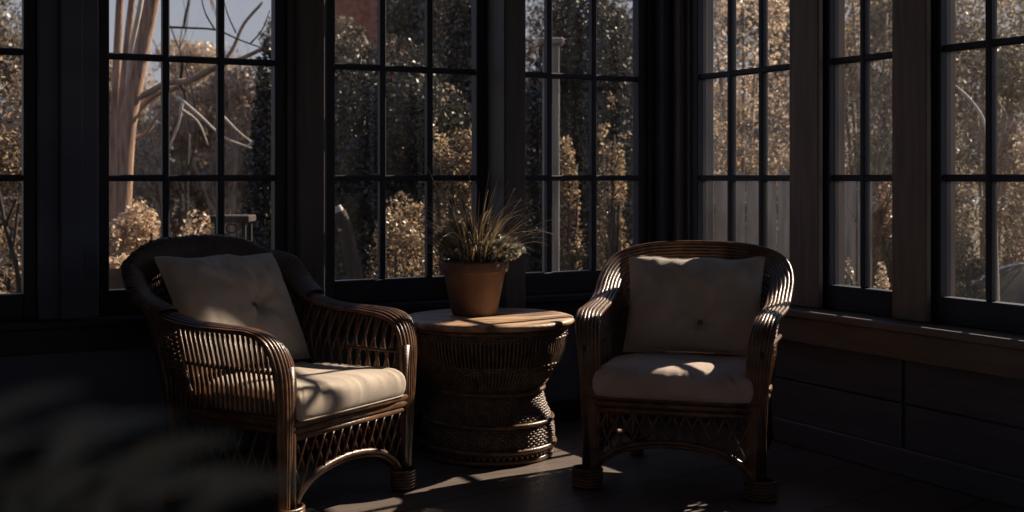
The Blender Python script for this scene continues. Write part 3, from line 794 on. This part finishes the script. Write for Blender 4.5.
def bare_tree(label, group, px, d, top, rpx, mat, seed, lean=(0, 0), depth=4, leaves=None, nleaf=0, leaf=.05):
    g = wp(px, HOR, d); h = H-(top-HOR)*d/F-GZ
    root = thing('bare_tree', label, 'tree', (g.x, g.y, GZ), 0, group)
    rg = random.Random(seed); m = MB()
    grow(m, Vector((0, 0, 0)), Vector((lean[0], lean[1], 1)), h*.55, pxs(rpx, d), depth, rg, .55, .25, 6)
    o = m.build('branches', MT[mat], root, True)
    if leaves:
        V, n2 = leaf_cloud(nleaf, [(0, 0, h*.62, h*.34, h*.34, h*.36), (h*.1, -h*.1, h*.45, h*.3, h*.3, h*.25)], leaf, seed, 0, .45, 1.6, .2)
        leaf_obj('foliage', V, n2, MT[leaves], root)
    return root
def traced(m, pts, d, rpx, taper=.5, dd=0, n_=8):
    """a limb through the points where it grows, at depth d"""
    P = catmull([wp(x, y, d+dd*i) for i, (x, y) in enumerate(pts)], 5); k_ = len(P)
    m.tube(P, [pxs(rpx, d)*(1-(1-taper)*i/(k_-1)) for i in range(k_)], n_)
exec_garden = True
# the leaning many-stemmed tree outside the second window
d0 = 9.0
g = wp(118, HOR, d0)
tree = thing('multi_stem_tree', 'tall leaning reddish-barked tree with several stems, outside the second window from the left', 'tree', (g.x, g.y, GZ), 0, None)
def traced_part(name, lst, mat, root):
    m = MB()
    for pts, d, r_, tp, dd in lst: traced(m, pts, d, r_, tp, dd)
    Mi = Matrix.Translation(-root.location)
    return m.build(name, MT[mat], root, True, Mi)
traced_part('trunk', [([(116, 392), (121, 230), (127, 130), (140, 60), (152, 0), (165, -70)], d0, 10.5, .62, 0)], 'bark_warm', tree)
traced_part('stem', [([(112, 392), (113, 200), (116, 90), (120, 0), (124, -60)], d0+.25, 5.5, .6, 0)], 'bark_warm', tree)
traced_part('stem', [([(114, 392), (117, 180), (124, 80), (132, 0), (140, -60)], d0+.15, 5, .6, 0)], 'bark_warm', tree)
traced_part('stem', [([(128, 130), (130, 60), (141, 0), (144, -50)], d0+.1, 3.4, .6, 0)], 'bark_pale', tree)
traced_part('branches', [([(133, 100), (150, 92), (167, 83), (190, 80), (215, 67), (245, 57), (272, 44), (300, 34)], d0, 3.6, .45, .03),
    ([(137, 110), (155, 95), (175, 88), (215, 68), (232, 50), (244, 24), (263, 2)], d0+.1, 3.4, .4, .05),
    ([(130, 140), (146, 133), (158, 116), (178, 97)], d0+.2, 2.6, .45, .04)], 'bark_tan', tree)
traced_part('branches', [([(178, 97), (200, 116), (222, 136), (245, 146), (264, 152)], d0-.1, 1.6, .5, -.02),
    ([(222, 115), (240, 133), (262, 150)], d0-.1, 1.2, .5, 0), ([(245, 148), (255, 140), (263, 136)], d0-.15, 1.0, .5, 0),
    ([(183, 100), (178, 125), (168, 150)], d0, 1.6, .5, 0), ([(180, 108), (198, 122), (208, 145)], d0, 1.3, .5, 0)], 'bark_pale', tree)
traced_part('branches', [([(166, 27), (190, 28), (216, 30), (240, 40), (262, 48)], d0+.2, 1.3, .5, 0), ([(189, 0), (186, 14), (184, 27)], d0+.2, 1.2, .7, 0),
    ([(183, 62), (181, 84), (186, 98), (180, 115), (170, 135)], d0+.1, 2.0, .6, 0), ([(215, 30), (205, 12), (200, -10)], d0+.2, 1.0, .5, 0), ([(236, 33), (228, 15), (222, -6)], d0+.2, .9, .5, 0), ([(250, 44), (262, 30), (270, 10)], d0+.2, .9, .5, 0)], 'bark_dark', tree)
# nearer shrubs
SH = 'garden shrubs outside the windows'
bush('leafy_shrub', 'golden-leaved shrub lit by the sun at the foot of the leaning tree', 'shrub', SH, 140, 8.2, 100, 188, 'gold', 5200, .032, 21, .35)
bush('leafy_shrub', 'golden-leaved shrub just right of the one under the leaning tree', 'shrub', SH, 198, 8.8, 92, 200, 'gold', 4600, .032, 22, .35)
bush('evergreen_shrub', 'narrow black-green conifer at the right edge of the second window from the left', 'conifer', SH, 268, 8.0, 76, 62, 'ever', 9000, .035, 23, .1, shape='cone')
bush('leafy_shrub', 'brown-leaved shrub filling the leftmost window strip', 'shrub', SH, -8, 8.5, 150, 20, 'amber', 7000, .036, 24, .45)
bush('evergreen_shrub', 'evergreen tree, lit crown coloured pale, rising behind the dark one in the third window', 'shrub', SH, 462, 12.6, 172, -90, 'ever_pale', 38000, .050, 25, -.1, nb=14)
bush('evergreen_shrub', 'broad black-green evergreen filling the middle panes of the third window', 'shrub', SH, 396, 10.4, 230, 22, 'ever', 34000, .042, 41, 0, nb=12)
bush('evergreen_shrub', 'pale-tipped evergreen in the left panes of the third window, below the brick house', 'shrub', SH, 340, 11.5, 180, 2, 'ever_pale', 18000, .050, 38, 0, nb=12)
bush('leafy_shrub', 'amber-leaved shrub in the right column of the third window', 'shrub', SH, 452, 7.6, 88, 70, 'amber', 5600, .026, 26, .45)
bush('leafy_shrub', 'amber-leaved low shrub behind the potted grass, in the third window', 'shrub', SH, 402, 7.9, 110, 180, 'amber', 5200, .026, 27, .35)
bush('evergreen_shrub', 'dark evergreen with glinting pale tips outside the narrow window left of the corner', 'shrub', SH, 585, 10.0, 170, -40, 'ever', 22000, .042, 28, .0)
bush('leafy_shrub', 'amber-leaved shrub low in the middle of the narrow window left of the corner', 'shrub', SH, 566, 8.4, 46, 115, 'amber', 3600, .026, 29, .35)
bush('leafy_shrub', 'amber-leaved shrub among thin stems in the right column of the narrow window', 'shrub', SH, 612, 8.8, 44, 78, 'amber', 3200, .026, 30, .45)
m = MB()
RW = 'trees and shrubs beyond the right-hand wall'
bush('leafy_shrub', 'tan bushy shrub rising over the grey fence, outside the window right of the corner', 'shrub', RW, 742, 11.5, 200, -60, 'tan', 11000, .045, 31, .25, nb=10, bark='bark_tan')
bush('leafy_shrub', 'olive-grey shrub filling the narrow window between the two brown posts', 'shrub', RW, 866, 11.5, 150, -50, 'olive', 9000, .042, 32, .45, nb=9, bark='bark_tan')
bush('leafy_shrub', 'rust-brown shrub low beside the second brown post', 'shrub', RW, 886, 9.5, 46, 168, 'rust', 2600, .032, 33, .3)
bush('evergreen_shrub', 'small dark conifer low in the narrow window between the brown posts', 'conifer', RW, 858, 9.2, 44, 196, 'ever', 2600, .03, 34, .1, shape='cone')
bush('leafy_shrub', 'olive-grey shrub filling the rightmost window above the car', 'shrub', RW, 985, 11.5, 190, -60, 'olive', 11000, .042, 35, .35, nb=10, bark='bark_tan')
bush('leafy_shrub', 'tan shrub at the right edge of the photo behind the parked car', 'shrub', RW, 1050, 10.5, 120, 90, 'tan', 4600, .04, 36, .35, bark='bark_tan')
bush('evergreen_shrub', 'dark hedge shrub low in the left panes of the rightmost window', 'shrub', RW, 958, 9.6, 66, 215, 'ever_pale', 3000, .03, 37, .3)
# trees far behind
FT = 'trees standing far behind the garden'
far = [(125, 24, 40, 'tan', 'pale tan tree behind the trunks of the leaning tree'), (222, 26, 34, 'tan', 'pale tan tree behind the middle muntin of the second window'), (60, 17, 30, 'tan', 'pale tan tree far behind the leaning tree, left of the conifer'), (185, 20, 62, 'tan', 'pale tan tree seen through the middle panes of the second window'), (255, 19, 48, 'tan', 'pale tan tree far behind the narrow black-green conifer'),
       (330, 22, -70, 'ever_pale', 'pale evergreen tree far behind the left of the broad evergreen'), (430, 21, -90, 'ever_pale', 'pale evergreen tree rising behind the broad dark evergreen'), (530, 22, -80, 'ever_pale', 'pale evergreen tree behind the narrow window left of the corner'),
       (630, 20, -90, 'ever_pale', 'pale evergreen tree hidden mostly by the dark corner posts'), (735, 19, -80, 'olive', 'olive tree far behind the grey fence'), (830, 20, -100, 'tan', 'tan tree far beyond the first brown post'),
       (925, 19, -90, 'olive', 'olive tree far beyond the second brown post'), (1020, 20, -90, 'tan', 'tan tree far behind the parked car'), (-30, 18, -60, 'olive', 'olive tree far behind the leftmost window strip')]
for i, (px, d, top, mt, lab) in enumerate(far):
    bush('leafy_tree', lab, 'tree', FT, px, d, 170 if px not in (185, 255, 125, 222) else 120, top, mt, 9000, .075, 50+i, .12, nb=12, bark='bark_tan', gscale=1.2)
for i, (px, d, top, r_, mt, lab) in enumerate([(178, 14, -60, 2.6, 'bark_dark', 'bare grey tree with fine twigs against the sky in the second window'), (238, 15, -50, 2.8, 'bark_tan', 'bare forked tree left of the black-green conifer'),
        (768, 9.8, -60, 1.5, 'bark_tan', 'thin bare tree right of centre behind the fence'), (850, 9.0, -80, 2.6, 'bark_dark', 'dark bare tree in the left panes between the brown posts'), (880, 10.0, -80, 4.2, 'bark_tan', 'thick pale bare trunk in the right panes between the brown posts'),
        (965, 12.6, -60, 1.6, 'bark_tan', 'slender bare tree in the left panes of the rightmost window'), (1012, 12.2, 30, 2.2, 'bark_warm', 'reddish bare tree behind the parked car'), (720, 10.2, -40, 1.3, 'bark_tan', 'thin bare tree left of centre behind the fence'), (605, 8.6, 40, 1.6, 'bark_dark', 'thin dark bare tree in the narrow window left of the corner')]):
    bare_tree(lab, 'bare trees in the garden', px, d, top, r_, mt, 80+i, depth=5 if d > 13 else 4)
# dark leaning trunk outside the third window
g = wp(356, HOR, 7.2); stump = thing('leaning_trunk', 'dark leaning tree trunk low in the left panes of the third window', 'tree trunk', (g.x, g.y, GZ))
traced_part('trunk', [([(366, 440), (358, 300), (352, 262), (345, 228), (339, 212)], 7.2, 9, .8, 0)], 'bark_dark', stump)
traced_part('broken_top', [([(345, 230), (340, 214), (337, 206)], 7.2, 7.5, .55, 0)], 'bark_pale', stump)
# forked dark sapling outside the leftmost window
g = wp(16, HOR, 7.0); sap = thing('forked_sapling', 'forked black sapling in the leftmost window strip', 'sapling', (g.x, g.y, GZ))
traced_part('stem', [([(24, 440), (19, 290), (12, 250), (5, 225), (0, 200), (-8, 170)], 7.0, 2.6, .7, 0)], 'bark_dark', sap)
traced_part('fork', [([(6, 226), (11, 212), (17, 198)], 7.0, 1.9, .6, 0), ([(4, 222), (-6, 232), (-14, 236)], 7.0, 1.5, .6, 0)], 'bark_dark', sap)
# pale arching branch of a sapling outside the rightmost window
g = wp(990, HOR, 8.2); ab = thing('arching_sapling', 'thin white sapling arching across the rightmost window', 'sapling', (g.x, g.y, GZ))
traced_part('stem', [([(1000, 400), (996, 240), (990, 160), (984, 122), (972, 102), (960, 90), (947, 81), (938, 78)], 8.2, 1.7, .75, 0)], 'bark_pale', ab)
traced_part('twig', [([(992, 165), (1006, 120), (1000, 105), (995, 94)], 8.2, 1.2, .6, 0)], 'bark_tan', ab)
# bird table outside (dark shape above the left chair)
d = 7.0; g = wp(231, HOR, d)
bt = thing('bird_table', 'dark iron bird feeder box on a post, above the left armchair through the second window', 'bird feeder', (g.x, g.y, GZ), -ANG)
def q_(px, py): return ((px-231)*d/F, H-(py-HOR)*d/F-GZ)
m = MB(); x0, z0 = q_(218, 222); x1, z1 = q_(249, 215); m.box((x0-.02, -.10, z0), (x1+.02, .10, z1), .006); m.build('roof', MT['bark_dark'], bt)
for px in (220, 247):
    x, _ = q_(px, 0); zt = q_(0, 222)[1]; zb = q_(0, 252)[1]
    for y in (-.08, .08): MB().box((x-.011, y-.011, zb), (x+.011, y+.011, zt), .002).build('corner_post', MT['metal_dark'], bt)
x0, z0 = q_(218, 258); x1, z1 = q_(249, 252); MB().box((x0-.01, -.10, z0), (x1+.01, .10, z1), .004).build('tray', MT['metal_dark'], bt)
MB().tube([(0, 0, 0), (0, 0, z0)], .025, 9).build('post', MT['metal_dark'], bt, True)
m = MB(); cx_, cz_ = q_(235, 228)
m.tube([(cx_+.03*math.cos(t), -.085, cz_+.03*math.sin(t)*.8) for t in [6.283*i/16 for i in range(16)]], .006, 6, True)
m.tube(catmull([(q_(226, 0)[0], -.085, q_(0, 232)[1]), (q_(234, 0)[0], -.085, q_(0, 238)[1]), (q_(240, 0)[0], -.085, q_(0, 246)[1]), (q_(243, 0)[0], -.085, q_(0, 251)[1])], 4), .007, 6)
m.tube(catmull([(q_(222, 0)[0], -.085, q_(0, 224)[1]), (q_(226, 0)[0], -.085, q_(0, 232)[1]), (q_(221, 0)[0], -.085, q_(0, 240)[1])], 4), .010, 6)
m.build('scrollwork', MT['metal_dark'], bt, True)
# clay flower pot on the outer window ledge
py0 = .235; pxx = rayhit(122, y0=py0)
tp = thing('flower_pot', 'pinkish clay flower pot on the outer ledge of the second window, below the golden shrub', 'flower pot', (pxx, py0, SILL))
m = MB().lathe([(.02, 0), (.046, 0), (.05, .008), (.066, .125), (.072, .128), (.074, .165), (.066, .165), (.062, .13), (.02, .13)], 32); m.build('pot', MT['terracotta'], tp, True)
V, n2 = leaf_cloud(200, [(0, 0, .18, .075, .075, .035)], .014, 71); leaf_obj('foliage', V, n2, MT['gold'], tp)
# pale porch post outside the narrow window
g = wp(551, HOR, 7.4); po = thing('garden_post', 'pale weathered upright post with a cross rail, in the left panes of the narrow window', 'post', (g.x, g.y, GZ), -ANG)
MB().box((-.05, -.05, 0), (.05, .05, 2.86), .008).build('post', MT['fence'], po)
MB().box((-.075, -.075, 2.86), (.075, .075, 2.90), .01).build('cap', MT['fence'], po)
# grey board fence beyond the right wall
fr_ = thing('board_fence', 'weathered grey vertical-board fence outside the window right of the corner', 'fence', (*W((745-512)/F*8.6, 8.6), GZ), -ANG-.15)
zt_ = H-(176-HOR)*8.6/F-GZ
rg = random.Random(5)
for i in range(14):
    x = -.62+.105*i; MB().box((x, -.012, .05), (x+.095, .012, zt_+rg.uniform(-.03, .03)), .004).build('board', MT['fence'], fr_)
for z in (.35, zt_-.25): MB().box((-.66, .012, z), (.88, .05, z+.07), .004).build('rail', MT['fence'], fr_)
for x in (-.62, .80): MB().box((x-.04, .05, 0), (x+.04, .13, zt_), .005).build('post', MT['fence'], fr_)
# brick house corner behind the third window
hs = thing('brick_house', 'red brick house end with pitched roof, top left of the third window', 'house', (*W((352-512)/F*17, 17), GZ), -ANG)
MB().box((-.40, -.2, 0), (1.2, 3.0, 5.2)).build('wall', MT['brick'], hs)
m = MB(); m.v = [Vector(p) for p in ((-.6, -.4, 5.2), (1.4, -.4, 5.2), (1.4, 3.2, 5.2), (-.6, 3.2, 5.2), (-.6, 1.4, 6.6), (1.4, 1.4, 6.6))]; m.f = [(0, 1, 5, 4), (2, 3, 4, 5), (1, 2, 5), (3, 0, 4), (3, 2, 1, 0)]
m.build('roof', MT['slate'], hs)
MB().box((-.2, 1.2, 6.3), (.3, 1.7, 7.4), .02).build('chimney', MT['brick'], hs)
# parked car
cd = 9.4
car = thing('parked_car', 'dark grey car with a bright roof edge, parked outside the rightmost window', 'car', (*W((1105-512)/F*cd, cd), GZ), -ANG+.12)
side = [(-2.1, .35), (-2.12, .62), (-1.95, .80), (-1.15, .93), (-.60, 1.30), (-.25, 1.41), (.45, 1.43), (1.0, 1.36), (1.65, 1.0), (2.05, .95), (2.15, .6), (2.1, .32)]
sp_ = catmull([(x, 0, z) for x, z in side], 4)
m = MB(); rows = []
for y, sc in ((-.82, .93), (-.84, .97), (-.78, 1.0), (-.4, 1.02), (.4, 1.02), (.78, 1.0), (.84, .97), (.82, .93)):
    rows.append([(p.x*(.98+.02*sc), y*(1-.20*max(0, p.z-.9)/.5), .32+(p.z-.32)*sc) for p in sp_])
m.grid(rows); nn_ = len(sp_)
m.f.append(tuple(range(nn_))); m.f.append(tuple(7*nn_+i for i in range(nn_))[::-1])
for i in range(7): m.f.append((i*nn_, (i+1)*nn_, (i+1)*nn_+nn_-1, i*nn_+nn_-1))
m.build('body', MT['carpaint'], car, True)
for y in (-1, 1):
    gl_ = [(-1.02, .93), (-.58, 1.24), (-.25, 1.34), (.42, 1.36), (.92, 1.29), (1.30, 1.02), (1.2, .93)]
    m = MB(); s = len(m.v)
    for x, z in gl_: m.v.append(Vector((x, y*(.835*(1-.20*max(0, z-.9)/.5)+.012), z-.03)))
    for x, z in gl_: m.v.append(Vector((x, y*(.835*(1-.20*max(0, z-.9)/.5)-.01), z-.03)))
    k_ = len(gl_); m.f = [tuple(range(k_)), tuple(range(k_, 2*k_))[::-1]]+[(i, (i+1) % k_, k_+(i+1) % k_, k_+i) for i in range(k_)]
    m.build('side_window', MT['dark_glass'], car)
    m = MB().tube(catmull([(-1.15, y*.83, .935), (-.60, y*.74, 1.27), (-.25, y*.71, 1.385), (.45, y*.70, 1.405), (1.0, y*.715, 1.335), (1.6, y*.80, .985)], 5), .022, 6); m.build('roof_trim', MT['trim_metal'], car, True)
for x in (-1.35, 1.35):
    for y in (-.78, .78):
        pr = [(.02, -.09), (.20, -.09), (.30, -.085), (.32, -.06), (.32, .06), (.30, .085), (.20, .09), (.02, .09)]
        m = MB().lathe(pr, 28); wheel = m.build('wheel', MT['rubber'], car, True, Matrix.Translation((x, y, .32)) @ Matrix.Rotation(math.pi/2, 4, 'X'))
        MB().lathe([(.01, -.10), (.17, -.10), (.19, -.085), (.19, .085), (.17, .10), (.01, .10)], 20).build('hub', MT['trim_metal'], wheel, True, Matrix.Translation((x, y, .32)) @ Matrix.Rotation(math.pi/2, 4, 'X'))
# dark rail fence
d = 10.2; be = thing('rail_fence', 'dark low timber rail fence in the left panes of the rightmost window', 'fence', (*W((950-512)/F*d, d), GZ), -ANG-.1)
tz_ = H-(264-HOR)*d/F-GZ
for z in (tz_-.14, tz_-.40): MB().box((-.75, -.02, z), (.62, .02, z+.12), .006).build('rail', MT['metal_dark'], be)
for x in (-.7, 0, .56): MB().box((x-.04, .02, 0), (x+.04, .10, tz_), .006).build('post', MT['metal_dark'], be)
bush('leafy_shrub', 'pale low shrub at the bottom of the left panes between the brown posts', 'shrub', RW, 847, 8.0, 34, 246, 'olive', 1500, .026, 39, .2)
bush('leafy_shrub', 'small pale shrub at the bottom of the right panes between the brown posts', 'shrub', RW, 882, 8.2, 30, 252, 'tan', 1200, .026, 40, .2)
# ------------------------------------------------------------------ light
w = bpy.data.worlds.new('sky'); S.world = w; w.use_nodes = True; nt = w.node_tree
bg = nt.nodes['Background']; tc = nt.nodes.new('ShaderNodeTexCoord'); sx = nt.nodes.new('ShaderNodeSeparateXYZ'); cr = nt.nodes.new('ShaderNodeValToRGB')
cr.color_ramp.elements[0].position = 0.0; cr.color_ramp.elements[0].color = (.84, .81, .83, 1)
cr.color_ramp.elements[1].position = .5; cr.color_ramp.elements[1].color = (.40, .52, .86, 1)
nt.links.new(tc.outputs['Generated'], sx.inputs[0]); nt.links.new(sx.outputs['Z'], cr.inputs[0]); nt.links.new(cr.outputs[0], bg.inputs[0])
bg.inputs['Strength'].default_value = .55
AZ, EL = math.radians(39.5), math.radians(36)
sd = W(math.cos(AZ), math.sin(AZ)); s0 = W(0, 0)
sv = Vector((sd[0]-s0[0], sd[1]-s0[1], math.tan(EL))).normalized()     # towards the sun
sl = bpy.data.lights.new('sun', 'SUN'); sl.energy = 10.5; sl.angle = math.radians(.6); sl.color = (1, .83, .64)
so = bpy.data.objects.new('sun', sl); COL.objects.link(so); so.location = sv*30
so.rotation_euler = sv.to_track_quat('Z', 'Y').to_euler()
# ------------------------------------------------------------------ camera
cam = bpy.data.cameras.new('camera'); co = bpy.data.objects.new('camera', cam); COL.objects.link(co)
c0 = W(0, 0); co.location = (c0[0], c0[1], H); co.rotation_euler = (math.pi/2, 0, -ANG)
cam.sensor_width = 36; cam.lens = F/1024*36; cam.shift_y = -(256-HOR)/1024; cam.clip_start = .05; cam.clip_end = 300
cam.dof.use_dof = True; cam.dof.focus_distance = 4.4; cam.dof.aperture_fstop = 4.0
S.camera = co
S.view_settings.view_transform = 'Standard'; S.view_settings.look = 'None'; S.view_settings.gamma = 1
S.view_settings.exposure = 0.0; S.view_settings.use_curve_mapping = False
